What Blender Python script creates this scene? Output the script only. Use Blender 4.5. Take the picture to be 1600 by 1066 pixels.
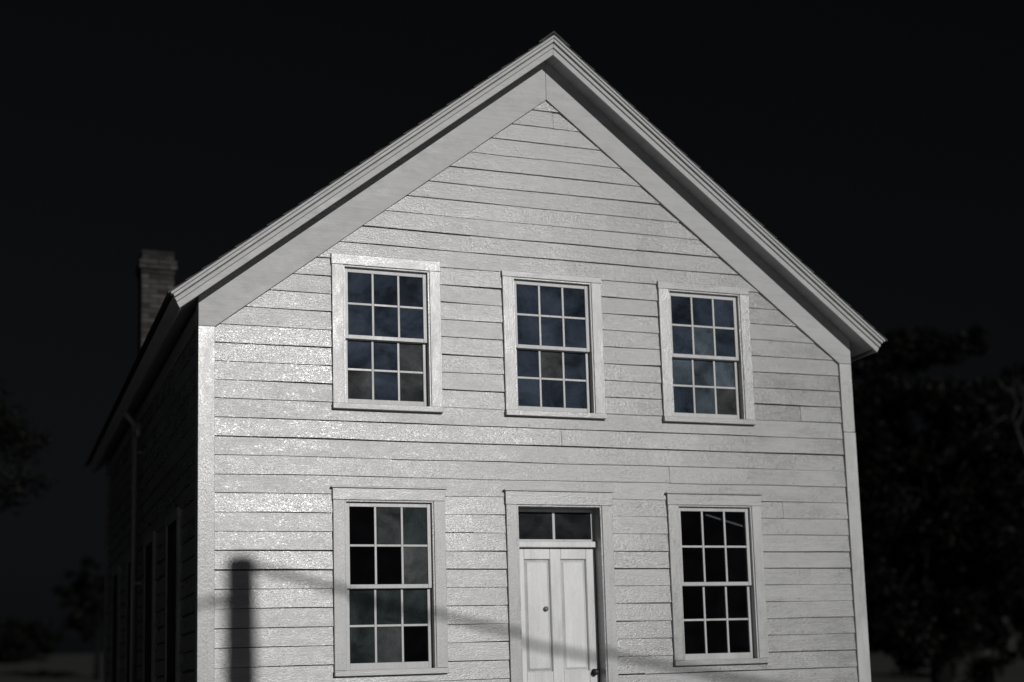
import bpy, bmesh, math, random
from mathutils import Vector, Matrix

random.seed(7)
for o in list(bpy.data.objects):
    bpy.data.objects.remove(o)
sc = bpy.context.scene
C = sc.collection

# ------------------------------------------------------------------ camera
cam_d = bpy.data.cameras.new("camera")
cam = bpy.data.objects.new("camera", cam_d)
C.objects.link(cam)
cam_d.sensor_fit = 'HORIZONTAL'
cam_d.sensor_width = 36.0
cam_d.lens = 2317.43 / 1600 * 36.0
cam_d.shift_x = -138.56 / 1600
cam_d.shift_y = 194.77 / 1600
cam_d.clip_start = 0.1
cam_d.clip_end = 3000
RV = Vector((0.9207303, -0.3884438, -0.0369748))
UV = Vector((-0.0242099, -0.1514457, 0.9881691))
FV = Vector((0.3894478, 0.9089420, 0.1488448))
m = Matrix((RV, UV, -FV)).transposed().to_4x4()
m.translation = Vector((-1.7792, -12.8813, 1.7389))
cam.matrix_world = m
cam_d.dof.use_dof = True
cam_d.dof.focus_distance = 13.4
cam_d.dof.aperture_fstop = 0.58
sc.camera = cam

# ------------------------------------------------------------------ sky, sun, exposure
SUN_EL, SUN_AZ = math.radians(16.4), math.radians(9.8)      # azimuth right of the front wall's normal
sun_dir = Vector((math.sin(SUN_AZ) * math.cos(SUN_EL), -math.cos(SUN_AZ) * math.cos(SUN_EL), math.sin(SUN_EL)))
w = bpy.data.worlds.new("World")
sc.world = w
w.use_nodes = True
nt = w.node_tree
nt.nodes.clear()
wo = nt.nodes.new("ShaderNodeOutputWorld")
bg = nt.nodes.new("ShaderNodeBackground")
sky = nt.nodes.new("ShaderNodeTexSky")
sky.sky_type = 'NISHITA'
sky.sun_disc = False
sky.sun_elevation = SUN_EL
sky.sun_rotation = math.atan2(sun_dir.x, sun_dir.y)
sky.air_density = 1.0
sky.dust_density = 1.0
sky.ozone_density = 1.0
# the photograph is black and white with a darkened, faintly cool sky: one channel of the sky, slightly tinted
sp_ = nt.nodes.new("ShaderNodeSeparateColor")
nt.links.new(sky.outputs[0], sp_.inputs[0])
hs = nt.nodes.new("ShaderNodeCombineColor")
for k_, t_ in enumerate((0.91, 0.98, 1.13)):
    mu = nt.nodes.new("ShaderNodeMath")
    mu.operation = 'MULTIPLY'
    mu.inputs[1].default_value = t_
    nt.links.new(sp_.outputs[2], mu.inputs[0])
    nt.links.new(mu.outputs[0], hs.inputs[k_])
nt.links.new(hs.outputs[0], bg.inputs[0])
bg.inputs[1].default_value = 0.00078
nt.links.new(bg.outputs[0], wo.inputs[0])

sl = bpy.data.lights.new("sun", 'SUN')
sl.energy = 2.0
sl.angle = math.radians(0.53)
sl.color = (1.0, 0.985, 0.965)
so = bpy.data.objects.new("sun", sl)
so.rotation_euler = sun_dir.to_track_quat('Z', 'Y').to_euler()
so.location = sun_dir * 60
C.objects.link(so)

sc.view_settings.view_transform = 'Standard'
sc.view_settings.look = 'None'
sc.view_settings.exposure = 0.0
sc.view_settings.gamma = 1.0
sc.view_settings.use_curve_mapping = False


# ------------------------------------------------------------------ helpers
def px(x, y, Y):
    """world point at depth plane Y that a pixel of the 1600x1066 photograph looks at (planning aid)"""
    d = FV + RV * (x - 938.56) / 2317.43 - UV * (y - 727.77) / 2317.43
    t = (Y + 12.8813) / d.y
    return Vector((-1.7792, -12.8813, 1.7389)) + d * t


def tag(o, label=None, cat=None, group=None, kind=None):
    if label: o["label"] = label
    if cat: o["category"] = cat
    if group: o["group"] = group
    if kind: o["kind"] = kind
    return o


def empty(name, loc=(0, 0, 0), parent=None):
    o = bpy.data.objects.new(name, None)
    C.objects.link(o)
    o.location = loc
    o.parent = parent
    o.empty_display_size = 0.2
    return o


class MB:
    def __init__(s):
        s.v, s.f = [], []

    def box(s, x0, x1, y0, y1, z0, z1):
        n = len(s.v)
        s.v += [(x0, y0, z0), (x1, y0, z0), (x1, y1, z0), (x0, y1, z0), (x0, y0, z1), (x1, y0, z1), (x1, y1, z1), (x0, y1, z1)]
        s.f += [tuple(n + i for i in q) for q in ((3, 2, 1, 0), (4, 5, 6, 7), (0, 1, 5, 4), (1, 2, 6, 5), (2, 3, 7, 6), (3, 0, 4, 7))]
        return s

    def hexa(s, pts):
        """eight corners ordered like box()"""
        n = len(s.v)
        s.v += [tuple(p) for p in pts]
        s.f += [tuple(n + i for i in q) for q in ((3, 2, 1, 0), (4, 5, 6, 7), (0, 1, 5, 4), (1, 2, 6, 5), (2, 3, 7, 6), (3, 0, 4, 7))]
        return s

    def prism(s, poly, y0, y1):
        """polygon of (x, z), counter-clockwise seen from -Y, pulled along y"""
        n, k = len(s.v), len(poly)
        s.v += [(p[0], y0, p[1]) for p in poly] + [(p[0], y1, p[1]) for p in poly]
        s.f.append(tuple(n + i for i in range(k)))
        s.f.append(tuple(n + k + i for i in reversed(range(k))))
        for i in range(k):
            j = (i + 1) % k
            s.f.append((n + j, n + i, n + k + i, n + k + j))
        return s

    def tube(s, path, radii, seg=8, cap=True):
        n = len(s.v)
        up = Vector((0, 0, 1))
        for i, p in enumerate(path):
            p = Vector(p)
            a = Vector(path[max(i - 1, 0)])
            b = Vector(path[min(i + 1, len(path) - 1)])
            d = (b - a).normalized()
            r = up if abs(d.z) < 0.95 else Vector((1, 0, 0))
            x = d.cross(r).normalized()
            y = d.cross(x)
            rad = radii[i] if isinstance(radii, (list, tuple)) else radii
            for k in range(seg):
                t = 2 * math.pi * k / seg
                s.v.append(tuple(p + x * math.cos(t) * rad + y * math.sin(t) * rad))
        for i in range(len(path) - 1):
            for k in range(seg):
                a, b = n + i * seg + k, n + i * seg + (k + 1) % seg
                s.f.append((a, b, b + seg, a + seg))
        if cap:
            s.f.append(tuple(n + k for k in reversed(range(seg))))
            e = n + (len(path) - 1) * seg
            s.f.append(tuple(e + k for k in range(seg)))
        return s

    def build(s, name, mat, parent=None, bevel=0.0, smooth=False):
        me = bpy.data.meshes.new(name)
        me.from_pydata(s.v, [], s.f)
        if bevel:
            bm = bmesh.new()
            bm.from_mesh(me)
            bmesh.ops.recalc_face_normals(bm, faces=bm.faces)
            bmesh.ops.bevel(bm, geom=list(bm.edges), offset=bevel, segments=1, affect='EDGES', clamp_overlap=True)
            bm.to_mesh(me)
            bm.free()
        me.materials.append(mat)
        if smooth:
            for p in me.polygons:
                p.use_smooth = True
        me.update()
        o = bpy.data.objects.new(name, me)
        C.objects.link(o)
        o.parent = parent
        return o


# ------------------------------------------------------------------ materials
class N:
    """tiny node-graph writer"""
    def __init__(s, name):
        s.m = bpy.data.materials.new(name)
        s.m.use_nodes = True
        s.t = s.m.node_tree
        s.t.nodes.clear()
        s.out = s.t.nodes.new("ShaderNodeOutputMaterial")

    def node(s, kind, **kw):
        n = s.t.nodes.new(kind)
        for k, v in kw.items():
            setattr(n, k, v)
        return n

    def put(s, sock, val):
        if isinstance(val, bpy.types.NodeSocket):
            s.t.links.new(val, sock)
        elif val is not None:
            sock.default_value = val

    def math(s, op, a, b=None, c=None, clamp=False):
        n = s.node("ShaderNodeMath", operation=op, use_clamp=clamp)
        s.put(n.inputs[0], a)
        if b is not None: s.put(n.inputs[1], b)
        if c is not None: s.put(n.inputs[2], c)
        return n.outputs[0]

    def noise(s, vec, scale, detail=4, rough=0.55, dist=0.0):
        n = s.node("ShaderNodeTexNoise")
        s.put(n.inputs['Vector'], vec)
        n.inputs['Scale'].default_value = scale
        n.inputs['Detail'].default_value = detail
        n.inputs['Roughness'].default_value = rough
        n.inputs['Distortion'].default_value = dist
        return n.outputs['Fac']

    def ramp(s, x, lo, hi, a=0.0, b=1.0):
        n = s.node("ShaderNodeMapRange", clamp=True)
        s.put(n.inputs[0], x)
        for i, v in enumerate((lo, hi, a, b)):
            s.put(n.inputs[1 + i], v)
        return n.outputs[0]

    def comb(s, x, y, z):
        n = s.node("ShaderNodeCombineXYZ")
        for i, v in enumerate((x, y, z)):
            s.put(n.inputs[i], v)
        return n.outputs[0]

    def mix(s, f, a, b, mode='MIX'):
        n = s.node("ShaderNodeMix", data_type='RGBA', blend_type=mode)
        s.put(n.inputs[0], f)
        s.put(n.inputs[6], a)
        s.put(n.inputs[7], b)
        return n.outputs[2]

    def coord(s):
        n = s.node("ShaderNodeTexCoord")
        return n.outputs['Object']

    def xyz(s, v):
        n = s.node("ShaderNodeSeparateXYZ")
        s.put(n.inputs[0], v)
        return n.outputs

    def rnd(s):
        return s.node("ShaderNodeObjectInfo").outputs['Random']

    def bump(s, h, strength, dist, prev=None):
        n = s.node("ShaderNodeBump")
        n.inputs['Strength'].default_value = strength
        n.inputs['Distance'].default_value = dist
        s.put(n.inputs['Height'], h)
        if prev is not None: s.put(n.inputs['Normal'], prev)
        return n.outputs[0]

    def principled(s, color, rough, normal=None, spec=0.5, metal=0.0):
        p = s.node("ShaderNodeBsdfPrincipled")
        s.put(p.inputs['Base Color'], color)
        s.put(p.inputs['Roughness'], rough)
        s.put(p.inputs['Specular IOR Level'], spec)
        s.put(p.inputs['Metallic'], metal)
        if normal is not None: s.put(p.inputs['Normal'], normal)
        s.t.links.new(p.outputs[0], s.out.inputs[0])
        return s.m


def grey(v, b=0.0):
    return (v * (1 - b * .5), v, v * (1 + b), 1)


Z0, EX = 4.3616, 0.1661            # a clapboard butt line and the exposure of a course


def paint(name, base, horizontal=True, rough=(0.30, 0.62), speck=1.0, nails=False, peel=0.5):
    """old white oil paint on wood: grain, crazing, grime, nail stains, gloss that comes and goes"""
    g = N(name)
    x, y, z = g.xyz(g.coord())
    r = g.rnd()
    u = g.math('ADD', x, y)
    a, b = (u, z) if horizontal else (z, u)
    off = g.math('MULTIPLY', r, 37.0)
    grain_v = g.comb(g.math('MULTIPLY', a, 2.2), off, g.math('MULTIPLY', b, 70.0))
    grain = g.noise(grain_v, 1.0, 5, 0.6, 0.4)
    sp_v = g.comb(g.math('MULTIPLY', a, 42.0), off, g.math('MULTIPLY', b, 108.0))
    spk = g.noise(sp_v, 1.0, 4, 0.62)
    lo_v = g.comb(g.math('MULTIPLY', a, 1.6), off, g.math('MULTIPLY', b, 5.0))
    lo = g.noise(lo_v, 1.0, 5, 0.6, 0.3)
    mid = g.noise(g.comb(g.math('MULTIPLY', a, 7.0), off, g.math('MULTIPLY', b, 14.0)), 1.0, 4, 0.6)
    # colour
    k = g.math('MULTIPLY', g.ramp(lo, 0.30, 0.70, 0.80, 1.08), g.ramp(r, 0, 1, 0.89, 1.06))
    k = g.math('MULTIPLY', k, g.ramp(grain, 0.30, 0.50, 0.84, 1.0))
    k = g.math('MULTIPLY', k, g.ramp(mid, 0.28, 0.5, 0.92, 1.0))
    k = g.math('MULTIPLY', k, g.ramp(spk, 0.25, 0.42, 0.84, 1.0))
    # bare grey wood where the paint has gone
    bare = g.math('MULTIPLY', g.ramp(g.math('ADD', g.math('MULTIPLY', spk, 0.5), g.math('MULTIPLY', mid, 0.6)), 0.735, 0.775), peel)
    # knots and rust-dark spots
    vor = g.node("ShaderNodeTexVoronoi")
    g.put(vor.inputs['Vector'], g.comb(g.math('MULTIPLY', a, 2.1), off, g.math('MULTIPLY', b, 2.9)))
    vor.inputs['Scale'].default_value = 1.0
    gate = g.ramp(vor.outputs['Color'], 0.80, 0.82)
    spot = g.math('MULTIPLY', g.ramp(vor.outputs['Distance'], 0.018, 0.05, 1.0, 0.0), gate)
    dark = g.math('MAXIMUM', bare, g.math('MULTIPLY', spot, 0.75))
    if nails:
        fu = g.math('SUBTRACT', g.math('FRACT', g.math('ADD', g.math('DIVIDE', u, 0.47), g.math('MULTIPLY', r, 0.06))), 0.5)
        fv = g.math('FRACT', g.math('DIVIDE', g.math('SUBTRACT', z, Z0 - 20 * EX), EX))
        du = g.math('MULTIPLY', fu, 0.47)
        dv = g.math('MULTIPLY', g.math('SUBTRACT', fv, 0.13), EX)
        d = g.math('SQRT', g.math('ADD', g.math('MULTIPLY', du, du), g.math('MULTIPLY', dv, dv)))
        d = g.math('ADD', d, g.math('MULTIPLY', g.math('SUBTRACT', spk, 0.5), 0.014))
        nail = g.math('MULTIPLY', g.ramp(d, 0.0055, 0.0125, 1.0, 0.0), g.ramp(mid, 0.38, 0.54, 0.0, 0.95))
        dark = g.math('MAXIMUM', dark, nail)
    col = g.mix(dark, g.mix(1.0, grey(base, 0.01), g.comb(k, k, k), 'MULTIPLY'), grey(0.13, 0.03))
    worn = g.math('ADD', g.math('ADD', g.math('MULTIPLY', lo, 0.55), g.math('MULTIPLY', mid, 0.45)), g.math('MULTIPLY', r, 0.22))
    ro = g.ramp(worn, 0.42, 0.80, rough[0], rough[1])
    n1 = g.bump(g.ramp(spk, 0.38, 0.74, 0.0, 1.0), 0.5 * speck, 0.0021)
    n2 = g.bump(grain, 0.25 * speck, 0.003, n1)
    n3 = g.bump(mid, 0.15, 0.005, n2)
    return g.principled(col, ro, n3, 1.0)


M = {}
M['siding'] = paint("siding_paint", 0.335, True, (0.21, 0.385), 1.0, True)
M['trim_v'] = paint("trim_paint_upright", 0.46, False, (0.22, 0.45), 0.8, False)
M['trim_h'] = paint("trim_paint_level", 0.46, True, (0.22, 0.45), 0.8, False)
M['smooth'] = paint("smooth_trim_paint", 0.44, True, (0.45, 0.65), 0.5, False, 0.15)
M['door'] = paint("door_paint", 0.74, False, (0.35, 0.5), 0.5, False, 0.3)
M['sash'] = paint("sash_paint", 0.52, False, (0.35, 0.55), 0.5, False, 0.3)

g = N("painted_shade_trim"); M['shade_trim'] = g.principled(grey(0.02), 0.6)  # shade put into the colour of side-window sashes and jambs, so openings read black
g = N("sheathing"); M['sheath'] = g.principled(grey(0.10), 0.9)
g = N("dark_interior"); M['inside'] = g.principled(grey(0.035), 0.9)
g = N("iron"); M['iron'] = g.principled(grey(0.05), 0.5, None, 0.5, 0.6)
g = N("galvanised_pipe"); M['pipe'] = g.principled(grey(0.35), 0.45, None, 0.5, 0.3)

g = N("roof_shingle")
nv = g.noise(g.coord(), 9.0, 4)
M['shingle'] = g.principled(g.mix(nv, grey(0.03), grey(0.09)), 0.85, g.bump(nv, 0.4, 0.01))

g = N("old_brick")
v = g.coord()
nv = g.noise(v, 30.0, 4)
k = g.math('MULTIPLY', g.ramp(g.rnd(), 0, 1, 0.15, 2.1), g.ramp(nv, 0.3, 0.7, 0.7, 1.2))
M['brick'] = g.principled(g.mix(1.0, (0.035, 0.032, 0.031, 1), g.comb(k, k, k), 'MULTIPLY'), 0.9, g.bump(nv, 0.5, 0.006))
g = N("mortar"); M['mortar'] = g.principled(grey(0.02), 0.95)

g = N("stone_foundation")
nv = g.noise(g.coord(), 6.0, 5)
M['stone'] = g.principled(g.mix(nv, grey(0.12), grey(0.3)), 0.9, g.bump(nv, 0.5, 0.02))

g = N("dark_lawn")
v = g.coord()
n1 = g.noise(v, 0.12, 4)
n2 = g.noise(v, 4.0, 5)
k = g.math('MULTIPLY', g.ramp(n1, 0.3, 0.7, 0.5, 1.4), g.ramp(n2, 0.3, 0.7, 0.6, 1.3))
M['lawn'] = g.principled(g.mix(1.0, (0.014, 0.0155, 0.013, 1), g.comb(k, k, k), 'MULTIPLY'), 0.95, g.bump(n2, 0.6, 0.05))

g = N("pale_bounce_gravel")
v = g.coord()
n1 = g.noise(v, 60.0, 4)
n2 = g.noise(v, 0.6, 4)
k = g.math('MULTIPLY', g.ramp(n1, 0.3, 0.7, 0.6, 1.3), g.ramp(n2, 0.3, 0.7, 0.85, 1.1))
M['bounce'] = g.principled(g.mix(1.0, grey(0.70, 0.06), g.comb(k, k, k), 'MULTIPLY'), 0.95, g.bump(n1, 0.6, 0.02))

g = N("weathered_pole")
x, y, z = g.xyz(g.coord())
nv = g.noise(g.comb(g.math('MULTIPLY', x, 20), g.math('MULTIPLY', y, 20), z), 1.0, 4)
M['pole'] = g.principled(g.mix(nv, grey(0.08), grey(0.2)), 0.9)
g = N("wire_jacket"); M['wire'] = g.principled(grey(0.02), 0.6)


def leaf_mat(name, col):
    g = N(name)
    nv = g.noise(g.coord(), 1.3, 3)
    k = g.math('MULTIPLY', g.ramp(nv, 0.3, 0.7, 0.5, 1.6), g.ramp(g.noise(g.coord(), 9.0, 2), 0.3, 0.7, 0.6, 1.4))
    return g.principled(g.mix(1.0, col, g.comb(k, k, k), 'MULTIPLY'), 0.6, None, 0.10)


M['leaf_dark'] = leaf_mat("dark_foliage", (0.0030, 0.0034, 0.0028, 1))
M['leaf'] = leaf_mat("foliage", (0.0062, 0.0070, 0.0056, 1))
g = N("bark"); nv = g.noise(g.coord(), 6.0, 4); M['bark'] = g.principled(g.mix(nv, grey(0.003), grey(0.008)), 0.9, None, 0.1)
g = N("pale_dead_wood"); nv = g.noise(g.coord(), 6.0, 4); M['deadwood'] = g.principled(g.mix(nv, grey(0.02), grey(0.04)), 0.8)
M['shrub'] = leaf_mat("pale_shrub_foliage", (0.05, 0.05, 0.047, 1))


def glass(name, tint, lo, hi, refl_film):
    """old window glass; sky reflection painted on as a diffuse film, the room behind showing through"""
    g = N(name)
    v = g.coord()
    r = g.rnd()
    x, y, z = g.xyz(v)
    off = g.math('MULTIPLY', r, 51.0)
    gw = g.node('ShaderNodeNewGeometry').outputs['Position']
    wx, wy, wz = g.xyz(gw)
    n1 = g.noise(g.comb(g.math('MULTIPLY', wx, 3.2), g.math('MULTIPLY', r, 0.35), g.math('MULTIPLY', wz, 3.8)), 1.0, 5, 0.6, 0.6)  # cloud reflection painted as blotches running across neighbouring panes
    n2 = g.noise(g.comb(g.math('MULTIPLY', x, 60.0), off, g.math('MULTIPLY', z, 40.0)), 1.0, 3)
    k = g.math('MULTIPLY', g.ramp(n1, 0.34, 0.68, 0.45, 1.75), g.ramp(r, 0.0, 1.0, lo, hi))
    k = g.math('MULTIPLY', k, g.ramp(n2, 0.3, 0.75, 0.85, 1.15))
    painted_refl = g.node("ShaderNodeBsdfDiffuse")  # diffuse colour that carries the painted sky reflection
    g.put(painted_refl.inputs[0], g.mix(1.0, tint, g.comb(k, k, k), 'MULTIPLY'))
    tr = g.node("ShaderNodeBsdfTransparent")
    tr.inputs[0].default_value = (0.8, 0.82, 0.84, 1)
    m1 = g.node("ShaderNodeMixShader")
    m1.inputs[0].default_value = refl_film
    g.t.links.new(tr.outputs[0], m1.inputs[1])
    g.t.links.new(painted_refl.outputs[0], m1.inputs[2])
    gl = g.node("ShaderNodeBsdfGlossy")
    gl.inputs['Roughness'].default_value = 0.03
    g.put(gl.inputs['Normal'], g.bump(n1, 0.03, 0.02))
    fr = g.node("ShaderNodeFresnel")
    fr.inputs[0].default_value = 1.5
    m2 = g.node("ShaderNodeMixShader")
    g.t.links.new(fr.outputs[0], m2.inputs[0])
    g.t.links.new(m1.outputs[0], m2.inputs[1])
    g.t.links.new(gl.outputs[0], m2.inputs[2])
    g.t.links.new(m2.outputs[0], g.out.inputs[0])
    return g.m


M['glass_blue'] = glass("bluish_painted_refl_glass", (0.039, 0.051, 0.072, 1), 0.7, 1.2, 0.9)
M['glass_bluelt'] = glass("light_painted_refl_glass", (0.082, 0.105, 0.128, 1), 0.8, 1.15, 0.9)
M['glass_grey'] = glass("grey_painted_refl_glass", (0.062, 0.066, 0.068, 1), 0.8, 1.15, 0.9)
M['glass_green'] = glass("greenish_painted_refl_glass", (0.036, 0.045, 0.046, 1), 0.8, 1.1, 0.9)
M['glass_smoke'] = glass("smoky_painted_refl_glass", (0.026, 0.0275, 0.030, 1), 0.8, 1.1, 0.9)
M['glass_black'] = glass("clear_dark_glass", (0.006, 0.006, 0.007, 1), 0.6, 1.2, 0.3)

# ------------------------------------------------------------------ ground
def height(x, y):
    d = max(0.0, y - 16)
    h = 4.6 * (1 - math.exp(-(d / 32) ** 1.6))
    h += 0.25 * math.sin(x * .13 + 1) * min(1, d / 20) + 0.2 * math.sin(y * .21 + x * .05) * min(1, d / 20)
    return h


mb = MB()
xs = [-700, -400, -250, -160, -110] + list(range(-80, 121, 5)) + [150, 200, 300, 450, 700]
ys = [-700, -400, -200, -100, -60, -30, -12, 0, 10] + list(range(14, 121, 4)) + [150, 220, 350, 600, 900]
for y in ys:
    for x in xs:
        mb.v.append((x, y, height(x, y)))
nx = len(xs)
for j in range(len(ys) - 1):
    for i in range(nx - 1):
        a = j * nx + i
        mb.f.append((a, a + 1, a + nx + 1, a + nx))
tag(mb.build("ground", M['lawn'], smooth=True), kind='structure')
mb = MB()
mb.v = [(-16, -34, .004), (26, -34, .004), (26, -.9, .004), (1, -.9, .004), (-4, -3, .004), (-16, -5, .004)]
mb.f = [(0, 1, 2, 3, 4, 5)]
tag(mb.build("added_bounce_forecourt", M['bounce']), kind='structure')  # unseen pale sheet added to bounce sunlight into the front wall's shadows

# ------------------------------------------------------------------ house
W, D = 6.6, 9.3
SL = 0.7890                       # roof slope
ZR = 5.229                        # underside of the rake board where it crosses x = 0
YF = -0.235                       # front face of the rake board
YS = 0.03                         # sheathing plane
house = empty("house", (0, 0, 0))
tag(house, "white clapboard two-storey gabled house with weathered paint and small-paned windows", "house")


def roofz(x, c):
    return c + SL * (x if x <= W / 2 else W - x)


# openings: casing outline x0, x1, z0 (under the sill), z1 (top of head casing)
front_win = [
    dict(x=(1.162, 2.180), z=(4.300, 5.730), lower=False, hd=.095),
    dict(x=(2.792, 3.808), z=(4.300, 5.698), lower=False, hd=.055),
    dict(x=(4.425, 5.438), z=(4.300, 5.718), lower=False, hd=.075),
    dict(x=(1.152, 2.178), z=(1.930, 3.586), lower=True),
    dict(x=(4.425, 5.450), z=(1.930, 3.586), lower=True),
]
door_o = dict(x=(2.767, 3.833), z=(1.0, 3.586))
CS = 0.105                        # casing width
SILL = 0.05


def opening(o, door=False):
    return (o['x'][0] + CS, o['x'][1] - CS, o['z'][0] + (0 if door else SILL), o['z'][1] - (0.125 if door else o.get('hd', CS)))


opens = [opening(o) for o in front_win] + [opening(door_o, True)]


def strip_wall(breaks, holes, top, zb):
    """columns between breaks, minus holes: list of (x0, x1, [(z0, z1 at x0, z1 at x1)])"""
    out = []
    for a, b in zip(breaks[:-1], breaks[1:]):
        if b - a < 1e-5: continue
        hs = sorted([(h[2], h[3]) for h in holes if h[0] < (a + b) / 2 < h[1]])
        z = zb
        for h in hs:
            if h[0] > z: out.append((a, b, z, h[0], h[0]))
            z = h[1]
        out.append((a, b, z, top(a), top(b)))
    return out


# front wall sheathing (with the gable)
bx = sorted(set([0.03, W / 2, W - 0.03] + [h[0] for h in opens] + [h[1] for h in opens]))
mb = MB()
for a, b, z, ta, tb in strip_wall(bx, opens, lambda x: roofz(x, ZR + .03), 0.55):
    mb.hexa([(a, YS, z), (b, YS, z), (b, YS + .12, z), (a, YS + .12, z), (a, YS, ta), (b, YS, tb), (b, YS + .12, tb), (a, YS + .12, ta)])
wall_f = mb.build("clapboard_wall", M['sheath'], house)
wall_f["label"] = "sunlit front gable wall of white clapboards"

# left wall
side_win = [(1.27, 2.19), (3.25, 4.17), (5.23, 6.15), (7.21, 8.13)]
side_open = [(a + .09, b - .09, 1.95, 3.46) for a, b in side_win]
by = sorted(set([YS + .12, D] + [h[0] for h in side_open] + [h[1] for h in side_open]))


def side_wall(xo, xi, holes, name):
    mb = MB()
    bb = by if holes else [YS + .12, D]
    for a, b, z, ta, tb in strip_wall(bb, holes, lambda y: roofz(0, ZR + .05), 0.55):
        x0, x1 = min(xo, xi), max(xo, xi)
        mb.box(x0, x1, a, b, z, ta)
    return mb.build(name, M['sheath'], house)


wall_l = side_wall(0.03, 0.15, side_open, "clapboard_wall")
wall_l["label"] = "shaded long side wall of clapboards"
wall_r = side_wall(W - .03, W - .15, [], "clapboard_wall")
mb = MB()
mb.prism([(0.03, .55), (W - .03, .55), (W - .03, roofz(0, ZR)), (W / 2, roofz(W / 2, ZR)), (.03, roofz(0, ZR))], D, D + .1)
mb.build("clapboard_wall", M['siding'], house)
mb = MB()
mb.box(0.155, W - .155, .155, D - .01, .85, 1.0)
mb.box(0.155, W - .155, .155, D - .01, 3.75, 3.95)
mb.box(1.15, W - 1.15, .155, D - .01, 5.95, 6.0)
mb.build("floor_slab", M['inside'], house)
mb = MB()
mb.box(0.152, 0.17, .155, 1.2, 1, 5.2).box(W - .17, W - .152, .155, D, 1, 5.2).box(.2, W - .2, 4.0, 4.1, 1.0, 5.2)
mb.build("inner_wall", M['inside'], house)
mb = MB()
mb.box(-.0, W, -.0, D + .1, -.2, .58)
mb.build("foundation", M['stone'], house)


# clapboards: one object per board
def board_thick(f):
    """how far the face stands out of the sheathing at height fraction f of the course"""
    return 0.025 - 0.0115 * f


def clap_piece(cols, zc, place, parent, mat, dz, pr):
    mb = MB()
    k1, k2, p1, p2 = 2.1 + 3 * abs(pr) * 100, 5.3, zc * 37.0, zc * 91.0
    ua, ub = cols[0][0], cols[-1][1]

    def P(u, t, z, w):
        s_ = dz[0] + (dz[1] - dz[0]) * (u - ua) / max(.01, ub - ua)
        s_ += w * (.0022 * math.sin(k1 * u + p1) + .0013 * math.sin(k2 * u + p2))
        return place(u, t + (.0022 * math.sin(k2 * .6 * u + p1) + .0012 * math.sin(k1 * 2 * u + p2) if t > .002 else 0), z + s_)
    for (ca, cb, lo, hi) in cols:
        f0, f1 = (lo - zc) / EX, (hi - zc) / EX
        t0, t1 = board_thick(f0) + pr, board_thick(f1) + pr
        n_ = max(1, round((cb - ca) / .3))
        w0 = 1.0 if lo == zc else 0.0
        for k_ in range(n_):
            a, b = ca + (cb - ca) * k_ / n_, ca + (cb - ca) * (k_ + 1) / n_
            mb.hexa([P(a, t0, lo, w0), P(b, t0, lo, w0), P(b, .001, lo, w0), P(a, .001, lo, w0), P(a, t1, hi, 0), P(b, t1, hi, 0), P(b, .001, hi, 0), P(a, .001, hi, 0)])
    return mb.build("clapboard", mat, parent)


def lay(u0f, u1f, zlist, rects, joints, place, parent, mat, rng, gap_extra=0.0):
    for ci, zc in enumerate(zlist):
        ztop = zc + EX
        u0, u1 = u0f(zc), u1f(zc)
        gap = rng.choice([.003, .005, .006, .008, .010]) + gap_extra
        if u1 - u0 < 0.05: continue
        br = {u0, u1}
        for r in rects:
            if r[2] < ztop and r[3] > zc:
                for e in (r[0], r[1]):
                    if u0 < e < u1: br.add(e)
        js = [j for j in joints.get(ci, []) if u0 + .2 < j < u1 - .2]
        br |= set(js)
        br = sorted(br)
        cur, jset = [], set(js)
        def flush(cur):
            if not cur: return
            a, b = cur[0][0], cur[-1][1]
            c2 = list(cur)
            if a in jset: c2[0] = (a + .0012,) + c2[0][1:]
            if b in jset: c2[-1] = (c2[-1][0], b - .0012) + c2[-1][2:]
            d = (rng.uniform(-.0035, .0035), rng.uniform(-.0035, .0035))
            clap_piece(c2, zc, place, parent, mat, d, rng.uniform(-.003, .005))
        for a, b in zip(br[:-1], br[1:]):
            mid = (a + b) / 2
            lo, hi = zc, ztop - gap
            for r in rects:
                if r[0] < mid < r[1] and r[2] < hi and r[3] > lo:
                    if r[2] <= lo and r[3] >= ztop - .004: lo = hi
                    elif r[2] > lo: hi = min(hi, r[2] - .002)
                    else: lo = max(lo, r[3] + .002)
            if hi - lo > 0.006:
                if a in jset:
                    flush(cur)
                    cur = []
                cur.append((a, b, lo, hi))
            else:
                flush(cur)
                cur = []
        flush(cur)


rng = random.Random(3)
zs = [Z0 + k * EX for k in range(-23, 19)]
rects = [(o['x'][0], o['x'][1], o['z'][0], o['z'][1]) for o in front_win] + [(door_o['x'][0], door_o['x'][1], 0, door_o['z'][1])]
joints = {}
for i, zc in enumerate(zs):
    k = i - 23
    if k == -4: joints[i] = [1.70, 4.47]
    elif k == -2: joints[i] = [3.35]
    elif k == -3: joints[i] = [5.2]
    elif k == -7: joints[i] = [2.45]
    elif rng.random() < .33: joints[i] = [rng.choice([.8, 2.5, 3.3, 4.1, 5.9]) + rng.uniform(-.2, .2)]
gab = lambda z: max(0.09, (z + EX * .5 - (ZR - .10)) / SL)
lay(lambda z: gab(z), lambda z: W - gab(z), zs, rects, joints, lambda u, t, z: (u, YS - t, z), wall_f, M['siding'], rng)
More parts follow.
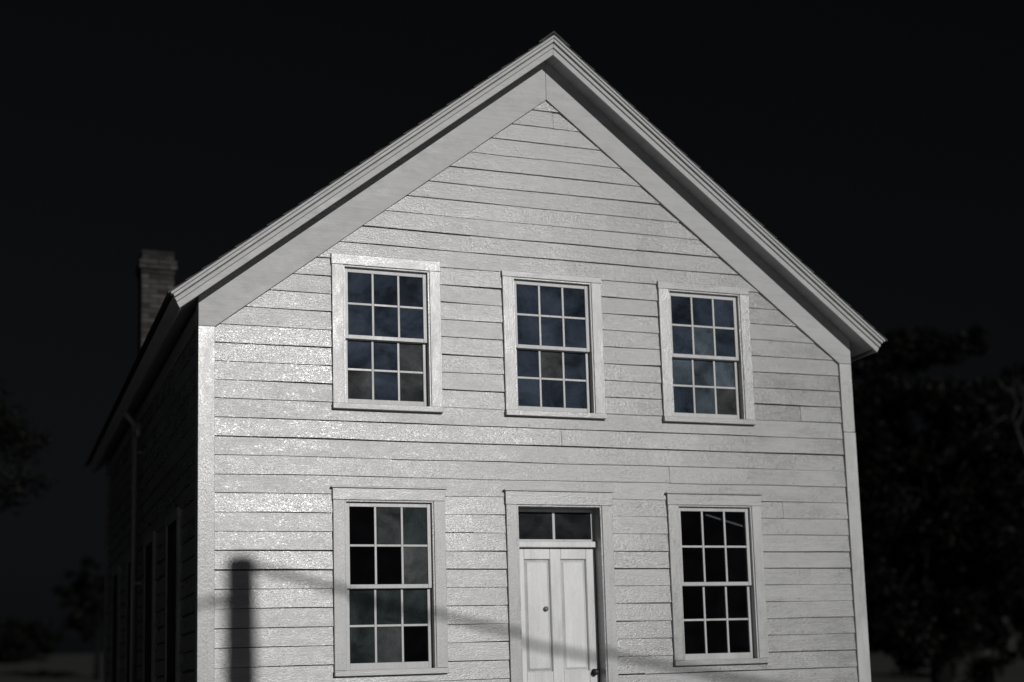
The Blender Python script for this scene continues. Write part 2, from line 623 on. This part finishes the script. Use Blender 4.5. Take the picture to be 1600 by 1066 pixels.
# left wall boards, drawn the other way so faces look outwards
srects = [(a, b, 1.87, 3.56) for a, b in side_win]
zs2 = [Z0 + k * EX for k in range(-23, 5)]
sj = {i: [rng.uniform(2.3, 7.5)] for i in range(len(zs2)) if rng.random() < .7}
lay(lambda z: .10, lambda z: D - .02, zs2, srects, sj, lambda u, t, z: (.03 - t, u, z), wall_l, M['siding'], rng, .012)
lay(lambda z: .10, lambda z: D - .02, zs2, [], {}, lambda u, t, z: (W - .03 + t, u, z), wall_r, M['siding'], rng)

# corner boards (two lengths on the right with the scarf joint that shows)
CW = 0.13
mb = MB().box(-.012, CW, -.018, YS + .02, .56, 4.985); mb.build("corner_board", M['trim_v'], house, .003)
mb = MB().box(-.010, .03, YS + .0205, YS + .12, .56, 5.2); mb.build("corner_board", M['trim_v'], house, .003)
mb = MB().box(W - CW, W + .012, -.018, YS + .02, .56, 4.262); mb.build("corner_board", M['trim_v'], house, .003)
mb = MB().box(W - CW - .002, W + .009, -.016, YS + .02, 4.266, 4.985); mb.build("corner_board", M['trim_v'], house, .003)
mb = MB().box(W - .03, W + .010, YS + .0205, YS + .12, .56, 5.2); mb.build("corner_board", M['trim_v'], house, .003)
mb = MB().box(-.012, .03, D - .02, D + .11, .56, 5.2); mb.build("corner_board", M['trim_v'], house, .003)

# rake frieze boards along the gable
zi = 4.885
for s in (0, 1):
    X = (lambda x: x) if s == 0 else (lambda x: W - x)
    poly = [(X(-.010), 4.988), (X(CW + .002), 4.988), (X(W / 2 - .001), zi + .781 * W / 2), (X(W / 2 - .001), ZR + .03 + SL * W / 2), (X(-.010), ZR + .02)]
    if s: poly = poly[::-1]
    MB().prism(poly, -.016, YS + .02).build("frieze_board", M['smooth'], house, .002)

# ------------------------------------------------------------------ roof
DE = D + .2                       # rear end of the roof
roof = empty("roof", (0, 0, 0), house)
XT, XB = -.267, -.197             # eave end of the rake: top corner, bottom corner
for s in (0, 1):
    X = (lambda x: x) if s == 0 else (lambda x: W - x)
    fl = (lambda p: p) if s == 0 else (lambda p: p[::-1])

    def band(c0, c1, xa, xb):
        """strip between two lines parallel to the roof slope"""
        return fl([(X(xa), c0 + SL * xa), (X(W / 2), c0 + SL * W / 2), (X(W / 2), c1 + SL * W / 2), (X(xb), c1 + SL * xb)])
    tip = lambda c: XB + (XT - XB) * c / .186
    # front rake: main board, bed strip, crown and drip strip, each a little further out
    MB().prism(band(ZR, ZR + .155, tip(0), tip(.155)), YF, YF + .035).build("rake_board", M['smooth'], roof, .003)
    MB().prism(band(ZR + .068, ZR + .112, tip(.068), tip(.112)), YF - .016, YF - .0005).build("rake_moulding", M['smooth'], roof, .004)
    MB().prism(band(ZR + .122, ZR + .158, tip(.122), tip(.158)), YF - .034, YF - .0005).build("crown_moulding", M['smooth'], roof, .004)
    MB().prism(band(ZR + .159, ZR + .186, XT, XT - .01), YF - .046, YF + .03).build("drip_edge", M['smooth'], roof, .003)
    # deck whose underside is the soffit
    MB().prism(band(ZR + .03, ZR + .158, XB + .02, XT + .03), YF + .036, DE - .04).build("soffit", M['smooth'], roof)
    MB().prism(band(ZR, ZR + .158, XB, XT), DE - .039, DE).build("rake_board", M['smooth'], roof)
    # eave fascia board along the side
    MB().prism(fl([(X(XB + .004), ZR + SL * XB + .004), (X(XB + .019), ZR + SL * XB + .004), (X(XT + .029), ZR + .15 + SL * XT), (X(XT + .012), ZR + .15 + SL * XT)]), YF + .037, DE - .041).build("eave_fascia", M['smooth'], roof)
    # courses of shingles
    mb = MB()
    n = 26
    L = (W / 2 - XT + .03)
    for i in range(n):
        xa, xb = XT - .03 + L * i / n, XT - .03 + L * (i + 1) / n + .02
        xb = min(xb, W / 2)
        c = ZR + .1865
        y = YF - .05
        while y < DE + .02:
            wd = rng.uniform(.12, .26)
            ye = min(y + wd, DE + .03)
            mb.prism(fl([(X(xa), c + SL * xa), (X(xb), c + SL * xb), (X(xb), c + SL * xb + .006), (X(xa), c + SL * xa + .018 + rng.uniform(0, .006))]), y, ye - .004)
            y = ye
    sh = mb.build("shingles", M['shingle'], roof)
    sh["kind"] = "stuff"
MB().prism([(W / 2 - .16, roofz(W / 2 - .16, ZR + .206)), (W / 2, roofz(W / 2, ZR + .206)), (W / 2 + .16, roofz(W / 2 - .16, ZR + .206)), (W / 2 + .16, roofz(W / 2 - .16, ZR + .222)), (W / 2, roofz(W / 2, ZR + .224)), (W / 2 - .16, roofz(W / 2 - .16, ZR + .222))], YF - .05, DE + .03).build("ridge_cap", M['shingle'], roof)

# eave trim board under the left soffit
MB().box(-.012, .005, YS + .125, D, 5.03, 5.16).build("frieze_board", M['smooth'], house)

# ------------------------------------------------------------------ windows
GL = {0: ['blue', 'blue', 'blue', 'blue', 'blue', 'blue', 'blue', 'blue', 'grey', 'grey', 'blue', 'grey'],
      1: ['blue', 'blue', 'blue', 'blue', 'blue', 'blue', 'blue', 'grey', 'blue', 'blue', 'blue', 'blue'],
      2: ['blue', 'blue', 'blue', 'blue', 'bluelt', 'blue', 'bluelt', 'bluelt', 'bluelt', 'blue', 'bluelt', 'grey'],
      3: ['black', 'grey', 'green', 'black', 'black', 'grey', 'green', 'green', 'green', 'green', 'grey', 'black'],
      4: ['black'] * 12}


def window(o, idx, parent, place, mats, head_cap, cs=CS, light=True):
    """six-over-six sash; place(u, depth, z) with depth growing into the wall"""
    win = empty("window", place((o['x'][0] + o['x'][1]) / 2, 0, o['z'][0]), parent)
    base = Vector(win.location)
    x0, x1, z0, z1 = o['x'][0], o['x'][1], o['z'][0], o['z'][1]
    a, b, c, d = x0 + cs, x1 - cs, z0 + SILL, z1 - o.get('hd', cs)

    def part(name, lo, hi, mat, bev=.002):
        mb = MB()
        (u0, d0, h0), (u1, d1, h1) = lo, hi
        pts = [(u0, d0, h0), (u1, d0, h0), (u1, d1, h0), (u0, d1, h0), (u0, d0, h1), (u1, d0, h1), (u1, d1, h1), (u0, d1, h1)]
        mb.hexa([Vector(place(*p)) - base for p in pts])
        return mb.build(name, mat, win, bev)
    tv, th, sa = mats[:3]
    jm = mats[-1] if len(mats) > 3 else tv
    P = -.020                                               # casing face
    part("casing", (x0, P, z0 + SILL + .001), (a, YS + .02, d - .001), tv, .003)
    part("casing", (b, P, z0 + SILL + .001), (x1, YS + .02, d - .001), tv, .003)
    part("casing", (x0 - .004, P - .003, d), (x1 + .004, YS + .02, z1), th, .003)
    if head_cap:
        part("drip_cap", (x0 - .018, P - .022, z1 + .001), (x1 + .018, YS + .02, z1 + .016), th, .003)
    part("sill", (x0 - .003, P - .020, z0), (x1 + .003, .14, z0 + SILL), th, .003)
    # jambs
    part("jamb", (a, P + .012, c), (a + .014, .15, d - .015), jm, 0)
    part("jamb", (b - .014, P + .012, c), (b, .15, d - .015), jm, 0)
    part("jamb", (a, P + .012, d - .014), (b, .15, d), jm, 0)
    ia, ib, id_ = a + .015, b - .015, d - .015
    zm = c + (id_ - c) * .49
    gi = 0
    for (u, lo, hi, dep, top_r, bot_r) in (('up', zm - .012, id_, .030, .040, .036), ('dn', c, zm + .022, .068, .036, .062)):
        st = .036
        dp0, dp1 = dep, dep + .034
        part("sash_stile", (ia, dp0, lo), (ia + st, dp1, hi), sa)
        part("sash_stile", (ib - st, dp0, lo), (ib, dp1, hi), sa)
        part("sash_rail", (ia + st, dp0 + .001, hi - top_r), (ib - st, dp1, hi), sa)
        part("sash_rail", (ia + st, dp0 + .001, lo), (ib - st, dp1, lo + bot_r), sa)
        gx0, gx1, gz0, gz1 = ia + st, ib - st, lo + bot_r, hi - top_r
        mw = .020
        pw = (gx1 - gx0 - 2 * mw) / 3
        ph = (gz1 - gz0 - mw) / 2
        for k in (1, 2):
            xx = gx0 + k * pw + (k - 1) * mw
            part("muntin", (xx, dp0 + .004, gz0), (xx + mw, dp1 - .004, gz1), sa)
        for k in range(3):
            xx = gx0 + k * (pw + mw)
            part("muntin", (xx, dp0 + .005, gz0 + ph), (xx + pw, dp1 - .005, gz0 + ph + mw), sa)
        for r in (1, 0):
            for k in range(3):
                xx = gx0 + k * (pw + mw)
                zz = gz0 + r * (ph + mw)
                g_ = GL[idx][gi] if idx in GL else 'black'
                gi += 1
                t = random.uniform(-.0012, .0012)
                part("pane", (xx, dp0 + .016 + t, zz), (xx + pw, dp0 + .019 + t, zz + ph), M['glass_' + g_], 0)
    return win


fp = lambda u, dd, z: (u, dd, z)
wlabels = ["upper window nearest the shaded side wall, grey panes at lower right", "upper window above the door",
           "upper window at the right end", "lower window left of the door with mixed grey and black panes", "lower window right of the door with all panes black"]
for i, o in enumerate(front_win):
    wn = window(o, i, house, fp, (M['trim_v'], M['trim_h'], M['sash']), o['lower'])
    wn["label"] = wlabels[i]
sp = lambda u, dd, z: (dd, u, z)
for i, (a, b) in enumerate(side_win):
    window(dict(x=(a, b), z=(1.87, 3.56)), 99, house, sp, (M['trim_v'], M['trim_h'], M['shade_trim'], M['shade_trim']), False, .09)

# ------------------------------------------------------------------ door
door = empty("door", (3.3, 0, 1.0), house)
door["label"] = "white panelled front door with a two-light transom above"
x0, x1 = door_o['x']
a, b, _, d = opening(door_o, True)


def dpart(name, lo, hi, mat, bev=.002):
    mb = MB()
    mb.box(lo[0] - 3.3, hi[0] - 3.3, lo[1], hi[1], lo[2] - 1.0, hi[2] - 1.0)
    return mb.build(name, mat, door, bev)


P = -.020
dpart("casing", (x0, P, .62), (a, YS + .02, d - .001), M['trim_v'], .003)
dpart("casing", (b, P, .62), (x1, YS + .02, d - .001), M['trim_v'], .003)
dpart("casing", (x0 - .004, P - .003, d), (x1 + .004, YS + .02, 3.586), M['trim_h'], .003)
dpart("drip_cap", (x0 - .018, P - .022, 3.587), (x1 + .018, YS + .02, 3.602), M['trim_h'], .003)
DR = .145                        # depth of the door face
dpart("jamb", (a, P + .012, 1.0), (a + .016, DR + .07, d - .016), M['trim_v'], 0)
dpart("jamb", (b - .016, P + .012, 1.0), (b, DR + .07, d - .016), M['trim_v'], 0)
dpart("jamb", (a, P + .012, d - .015), (b, DR + .07, d), M['trim_h'], 0)
dpart("threshold", (a - .05, -.1, .94), (b + .05, DR + .07, .999), M['stone'], .004)
ia, ib = a + .017, b - .017
# transom bar and lights
dpart("transom_bar", (ia, DR - .05, 3.075), (ib, DR + .05, 3.130), M['door'], .004)
tz0, tz1 = 3.131, d - .018
for (u0, u1) in ((ia, ia + .024), (ib - .034, ib)):
    dpart("transom_stile", (u0, DR, tz0), (u1, DR + .03, tz1), M['sash'])
dpart("transom_rail", (ia + .024, DR + .001, tz1 - .028), (ib - .034, DR + .03, tz1), M['sash'])
dpart("transom_rail", (ia + .024, DR + .001, tz0), (ib - .034, DR + .03, tz0 + .024), M['sash'])
tm = (ia + ib) / 2 - .004
dpart("muntin", (tm - .013, DR + .002, tz0 + .024), (tm + .013, DR + .028, tz1 - .028), M['sash'])
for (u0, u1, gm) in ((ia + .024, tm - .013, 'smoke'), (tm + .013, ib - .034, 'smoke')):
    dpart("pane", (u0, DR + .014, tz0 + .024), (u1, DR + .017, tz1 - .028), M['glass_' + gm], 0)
# leaf: stiles, rails, raised panels
lz0, lz1 = 1.01, 3.066
la, lb = ia + .004, ib - .004
sw = .095
cm = (la + lb) / 2
for (u0, u1) in ((la, la + sw), (lb - sw, lb), (cm - .055, cm + .055)):
    dpart("door_stile", (u0, DR, lz0), (u1, DR + .045, lz1), M['door'], .006)
for (h0, h1) in ((lz1 - .10, lz1), (1.78, 1.92), (lz0, lz0 + .2)):
    for (u0, u1) in ((la + sw, cm - .055), (cm + .055, lb - sw)):
        dpart("door_rail", (u0, DR + .001, h0), (u1, DR + .045, h1), M['door'], .004)
for (h0, h1) in ((1.92, lz1 - .10), (lz0 + .2, 1.78)):
    for (u0, u1) in ((la + sw, cm - .055), (cm + .055, lb - sw)):
        mb = MB()
        f0, f1 = DR + .030, DR + .010
        i_ = .03
        q = [(u0, f0, h0), (u1, f0, h0), (u1, DR + .04, h0), (u0, DR + .04, h0), (u0, f0, h1), (u1, f0, h1), (u1, DR + .04, h1), (u0, DR + .04, h1)]
        mb.hexa([(p[0] - 3.3, p[1], p[2] - 1) for p in q])
        q = [(u0 + i_, f1, h0 + i_), (u1 - i_, f1, h0 + i_), (u1 - .004, f0 - .0005, h0 + .004), (u0 + .004, f0 - .0005, h0 + .004),
             (u0 + i_, f1, h1 - i_), (u1 - i_, f1, h1 - i_), (u1 - .004, f0 - .0005, h1 - .004), (u0 + .004, f0 - .0005, h1 - .004)]
        mb.hexa([(p[0] - 3.3, p[1], p[2] - 1) for p in q])
        mb.build("door_panel", M['door'], door)


def knob(cx, cz, prof, mat, name):
    mb = MB()
    n = 14
    for (r, yy) in prof:
        for k in range(n):
            t = 2 * math.pi * k / n
            mb.v.append((cx - 3.3 + r * math.cos(t), yy, cz - 1 + r * math.sin(t)))
    for i in range(len(prof) - 1):
        for k in range(n):
            a_, b_ = i * n + k, i * n + (k + 1) % n
            mb.f.append((a_, b_, b_ + n, a_ + n))
    mb.f.append(tuple(range(n))[::-1])
    mb.f.append(tuple((len(prof) - 1) * n + k for k in range(n)))
    mb.build(name, mat, door, smooth=True)


knob(lb - .05, 1.90, [(.032, DR), (.032, DR - .008), (.011, DR - .012), (.011, DR - .035), (.026, DR - .042), (.030, DR - .056), (.022, DR - .068), (.006, DR - .072)], M['iron'], "doorknob")
g = N("dull_brass"); M['brass'] = g.principled(grey(0.22), 0.5, None, 0.5, 0.3)
knob(3.19, 2.50, [(.024, DR), (.024, DR - .006), (.017, DR - .009), (.016, DR - .016), (.006, DR - .018)], M['brass'], "bell_turn")

# doorstep
mb = MB().box(2.3, 4.3, -.9, -.03, 0, .38).box(2.3, 4.3, -.55, -.03, .381, .72)
mb.build("doorstep", M['stone'], house, .01)

# ------------------------------------------------------------------ downspout on the shaded wall
mb = MB()
mb.tube([(-.20, 4.66, 5.12), (-.16, 4.66, 5.05), (-.075, 4.66, 4.95), (-.07, 4.66, 4.8), (-.07, 4.66, .4), (-.12, 4.66, .3)], .04, 10)
ds = mb.build("downspout", M['pipe'], house, smooth=True)
for z in (4.60, 3.1, 1.6):
    MB().box(-.075, .01, 4.60, 4.72, z, z + .03).build("strap", M['pipe'], ds)
br_ = MB().tube([(-.07, 4.62, 4.80), (-.12, 4.2, 4.78), (-.12, 3.85, 4.74)], .016, 8).build("wire_bracket", M['iron'], house, smooth=True)
MB().tube([(-.12, 3.85, 4.66), (-.12, 3.85, 4.72), (-.12, 3.85, 4.80), (-.12, 3.85, 4.83)], [.03, .045, .045, .025], 10).build("insulator", M['pipe'], br_, smooth=True)

# ------------------------------------------------------------------ chimney: real bricks round a mortar core
ch = empty("chimney", (0.625, 9.02, 5.5), house)
ch["label"] = "tall weathered brick chimney near the rear eave"
Wc = .455
hw = Wc / 2
MB().box(-hw + .008, hw - .008, -hw + .008, hw - .008, 0, 2.78).build("mortar_core", M['mortar'], ch)
CH, BH, BD = .073, .063, .105


def brick_mesh(lx, ly):
    b_ = MB().box(-lx / 2, lx / 2, -ly / 2, ly / 2, 0, BH)
    o_ = b_.build("brick", M['brick'], None, .004)
    me = o_.data
    bpy.data.objects.remove(o_)
    return me


bm_cache = {}


def brick(lx, ly, x, y, z):
    k = (round(lx, 4), round(ly, 4))
    if k not in bm_cache: bm_cache[k] = brick_mesh(lx, ly)
    o_ = bpy.data.objects.new("brick", bm_cache[k])
    C.objects.link(o_)
    o_.parent = ch
    o_.location = (x + rng.uniform(-.003, .003), y + rng.uniform(-.004, .004), z)
    o_.rotation_euler.z = rng.uniform(-.012, .012)


zz = .1
ci = 0
while zz < 2.76:
    grow = .035 if 2.50 < zz < 2.60 else (.012 if 2.42 < zz <= 2.50 else 0)
    h = hw + grow
    j = .010
    L = (2 * h - j) / 2
    if ci % 2 == 0:
        for sy in (-1, 1):
            for sx in (-1, 1):
                brick(L, BD, sx * (L + j) / 2, sy * (h - BD / 2), zz)
        for sx in (-1, 1):
            brick(BD, 2 * h - 2 * BD - 2 * j, sx * (h - BD / 2), 0, zz)
    else:
        for sx in (-1, 1):
            for sy in (-1, 1):
                brick(BD, L, sx * (h - BD / 2), sy * (L + j) / 2, zz)
        for sy in (-1, 1):
            brick(2 * h - 2 * BD - 2 * j, BD, 0, sy * (h - BD / 2), zz)
    zz += CH
    ci += 1

# ------------------------------------------------------------------ pale lath leaning inside the lower right window
mb = MB()
A, B = Vector((4.88, .085, 3.400)), Vector((5.30, .085, 3.285))
dv = (B - A).normalized()
nv_ = Vector((-dv.z, 0, dv.x))
q = [A - nv_ * .009, B - nv_ * .009, A + nv_ * .009, B + nv_ * .009]
mb.hexa([q[0] + Vector((0, -.006, 0)), q[1] + Vector((0, -.006, 0)), q[1] + Vector((0, .006, 0)), q[0] + Vector((0, .006, 0)),
         q[2] + Vector((0, -.006, 0)), q[3] + Vector((0, -.006, 0)), q[3] + Vector((0, .006, 0)), q[2] + Vector((0, .006, 0))])
g = N("pale_lath_wood"); M['lath'] = g.principled(grey(0.75), 0.6)
lath = mb.build("wooden_lath", M['lath'])
tag(lath, "thin pale lath slanting behind the top panes of the lower right window", "lath")

# ------------------------------------------------------------------ utility poles and their line, out in the open behind the viewpoint;
# the shadow of one pole and of its cable falls on the front wall
S_ = 15.0
p_top = Vector((0.352, 0, 2.96)) + sun_dir * S_ / 1.0
plabels = ["grey wooden utility pole whose shadow falls on the house front", "grey wooden utility pole at the line's right end", "grey wooden utility pole at the line's left end"]
SPAN = 28.0
tops = []
for k, dx in enumerate((0, SPAN, -SPAN)):
    t = empty("utility_pole", (p_top.x + dx, p_top.y, 0))
    tag(t, plabels[k], "utility pole", "poles of the power line")
    H = p_top.z
    MB().tube([(0, 0, -.3), (0, 0, 1), (0, 0, H * .5), (0, 0, H)], [.19, .185, .165, .125], 14).build("post", M['pole'], t, smooth=True)
    MB().tube([(-.05, 0, H - .40), (-.16, 0, H - .36), (-.24, 0, H - .37)], [.03, .035, .045], 8).build("bracket", M['iron'], t, smooth=True)
    MB().tube([(0, -.0, H - .005), (0, 0, H + .02)], [.095, .06], 12).build("pole_cap", M['iron'], t)
    tops.append(Vector((p_top.x + dx, p_top.y, H)))


def cable(a, b, sag, r, label):
    path = []
    for i in range(41):
        s = i / 40
        q = a.lerp(b, s)
        q.z -= 4 * sag * s * (1 - s)
        path.append(q)
    o_ = MB().tube(path, r, 8).build("overhead_cable", M['wire'], smooth=True)
    tag(o_, label, "cable", "cables of the power line")


cable(tops[0] + Vector((.09, -.0, -.06)), tops[1] + Vector((-.09, 0, -.06)), .285 * SPAN / 4, .030, "thick black cable sagging right from the pole, its shadow crossing the door")
cable(tops[0] + Vector((-.25, 0, -.37)), tops[2] + Vector((.09, 0, -.37)), .285 * SPAN / 4, .024, "thin black cable sagging left from the pole bracket")

# ------------------------------------------------------------------ trees
def crown_mesh(clumps, n, size, rg):
    """leaf-sized quads scattered through uneven clumps"""
    mb = MB()
    tot = sum(c[3] ** 2 for c in clumps)
    for (cx, cy, cz, r) in clumps:
        k = int(n * r * r / tot)
        for _ in range(k):
            while True:
                v = Vector((rg.uniform(-1, 1), rg.uniform(-1, 1), rg.uniform(-1, 1)))
                if v.length <= 1: break
            v = v * (0.55 + 0.45 * rg.random()) if v.length > .1 else v
            p = Vector((cx, cy, cz)) + Vector((v.x * r, v.y * r, v.z * r * .8))
            a = Vector((rg.gauss(0, 1), rg.gauss(0, 1), rg.gauss(0, .7))).normalized()
            b = a.cross(Vector((rg.gauss(0, 1), rg.gauss(0, 1), rg.gauss(0, 1)))).normalized()
            s = size * rg.uniform(.6, 1.4)
            i = len(mb.v)
            mb.v += [tuple(p - a * s), tuple(p + b * s * .5), tuple(p + a * s), tuple(p - b * s * .5)]
            mb.f.append((i, i + 1, i + 2, i + 3))
    return mb


def tree(loc, label, H, rad, zc, rz, n, seed, leaf, group, size=.08, nc=90, lean=(0, 0), gap=0.0, dead=False, extra=(), name="leafy_tree"):
    rg = random.Random(seed)
    t = empty(name, loc)
    tag(t, label, "tree", group)
    mb = MB()
    tw = rad * .075
    path = [(0, 0, -.4), (rg.uniform(-.1, .1), 0, H * .2), (lean[0] * .4, lean[1] * .4, H * .45), (lean[0], lean[1], H * .8)]
    mb.tube(path, [tw * 1.3, tw, tw * .7, tw * .2], 9)
    clumps = []
    for i in range(nc):
        a = rg.uniform(0, 2 * math.pi)
        e = math.asin(rg.uniform(-.95, 1))
        q = rg.uniform(.35, 1.0) ** .7
        p = Vector((math.cos(a) * math.cos(e) * rad * q, math.sin(a) * math.cos(e) * rad * q, zc + math.sin(e) * rz * q))
        if gap and rg.random() < gap: continue
        r = rad * rg.uniform(.08, .24)
        clumps.append((p.x, p.y, p.z, r))
        if i % 2 == 0:
            s = Vector(path[2]).lerp(Vector(path[3]), rg.random() * .8)
            mdp = s.lerp(p, .5) + Vector((rg.uniform(-.3, .3), rg.uniform(-.3, .3), rg.uniform(-.1, .4)))
            mb.tube([s, mdp, p], [tw * .35, tw * .2, tw * .06], 6)
    for (e_, r_) in extra:
        e_ = e_ - Vector(loc)
        clumps.append((e_.x, e_.y, e_.z, r_))
    mb.build("trunk", M['bark'], t, smooth=True)
    crown_mesh(clumps, n, size, rg).build("crown", M[leaf], t)
    if dead:
        mb = MB()
        def limb(pts, r0):
            pp = [px(u_, v_, 18.4 + .1 * k_) - Vector(loc) for k_, (u_, v_) in enumerate(pts)]
            mb.tube(pp, [r0 * (1 - .8 * k_ / (len(pp) - 1)) for k_ in range(len(pp))], 6)
        limb([(1612, 730), (1596, 692), (1588, 668), (1583, 652), (1572, 650)], .04)
        limb([(1583, 652), (1590, 630), (1582, 612), (1586, 590), (1578, 574)], .022)
        limb([(1588, 668), (1602, 640), (1600, 612), (1608, 590)], .022)
        limb([(1582, 612), (1566, 604), (1552, 612), (1538, 614)], .018)
        limb([(1566, 604), (1560, 592), (1548, 590)], .02)
        limb([(1572, 650), (1556, 660), (1546, 672), (1530, 670)], .015)
        limb([(1600, 612), (1592, 600), (1596, 582)], .02)
        mb.build("dead_branch", M['deadwood'], t, smooth=True)
    return t


GT = "trees around the house"
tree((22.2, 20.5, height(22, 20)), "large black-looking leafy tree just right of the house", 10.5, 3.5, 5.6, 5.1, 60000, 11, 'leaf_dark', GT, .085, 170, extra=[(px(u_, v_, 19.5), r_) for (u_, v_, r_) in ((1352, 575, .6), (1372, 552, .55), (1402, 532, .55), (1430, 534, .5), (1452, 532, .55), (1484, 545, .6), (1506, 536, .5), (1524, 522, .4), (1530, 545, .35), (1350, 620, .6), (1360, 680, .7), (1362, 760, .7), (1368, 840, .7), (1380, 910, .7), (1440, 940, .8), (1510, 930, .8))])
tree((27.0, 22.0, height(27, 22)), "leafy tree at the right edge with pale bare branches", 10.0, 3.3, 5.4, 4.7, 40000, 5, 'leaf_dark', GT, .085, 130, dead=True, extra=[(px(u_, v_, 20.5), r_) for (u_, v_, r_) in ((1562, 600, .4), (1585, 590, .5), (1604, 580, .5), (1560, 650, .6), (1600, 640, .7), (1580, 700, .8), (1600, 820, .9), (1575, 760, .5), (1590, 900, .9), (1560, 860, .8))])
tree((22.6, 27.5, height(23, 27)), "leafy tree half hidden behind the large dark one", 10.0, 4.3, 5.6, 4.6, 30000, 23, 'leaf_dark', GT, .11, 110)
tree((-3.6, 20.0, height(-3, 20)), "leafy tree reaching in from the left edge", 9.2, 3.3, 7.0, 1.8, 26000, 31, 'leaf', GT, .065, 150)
q = px(152, 938, 42)
z_ = q.z - height(q.x, 42)
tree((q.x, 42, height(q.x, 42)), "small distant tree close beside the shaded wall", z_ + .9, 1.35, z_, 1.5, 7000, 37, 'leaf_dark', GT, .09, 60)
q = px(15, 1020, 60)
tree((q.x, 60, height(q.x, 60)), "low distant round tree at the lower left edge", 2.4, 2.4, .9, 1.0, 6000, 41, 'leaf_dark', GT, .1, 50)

# pale shrubs on the slope under the right-hand trees
for i, (x_, y_, r_, lab) in enumerate(((1484, 985, .55, "pale small shrub nearest the house under the dark trees"), (1515, 1000, .95, "widest pale shrub under the dark trees"), (1558, 975, .6, "pale shrub furthest right under the dark trees"))):
    q = px(x_, y_, 36)
    t = empty("shrub", (q.x, 36, height(q.x, 36) - .05))
    tag(t, lab, "shrub", "pale shrubs below the trees")
    rg = random.Random(50 + i)
    hz = max(.4, q.z - height(q.x, 36))
    cl = [(rg.uniform(-r_, r_) * .6, rg.uniform(-.3, .3), hz * rg.uniform(.55, 1.1), r_ * rg.uniform(.35, .6)) for _ in range(7)]
    mb = MB()
    for c_ in cl:
        mb.tube([(0, 0, -.1), (c_[0] * .5, c_[1] * .5, c_[2] * .5), c_[:3]], [.05, .04, .015], 6)
    mb.build("stem", M['bark'], t)
    crown_mesh(cl, 1500, .07, rg).build("crown", M['shrub'], t)
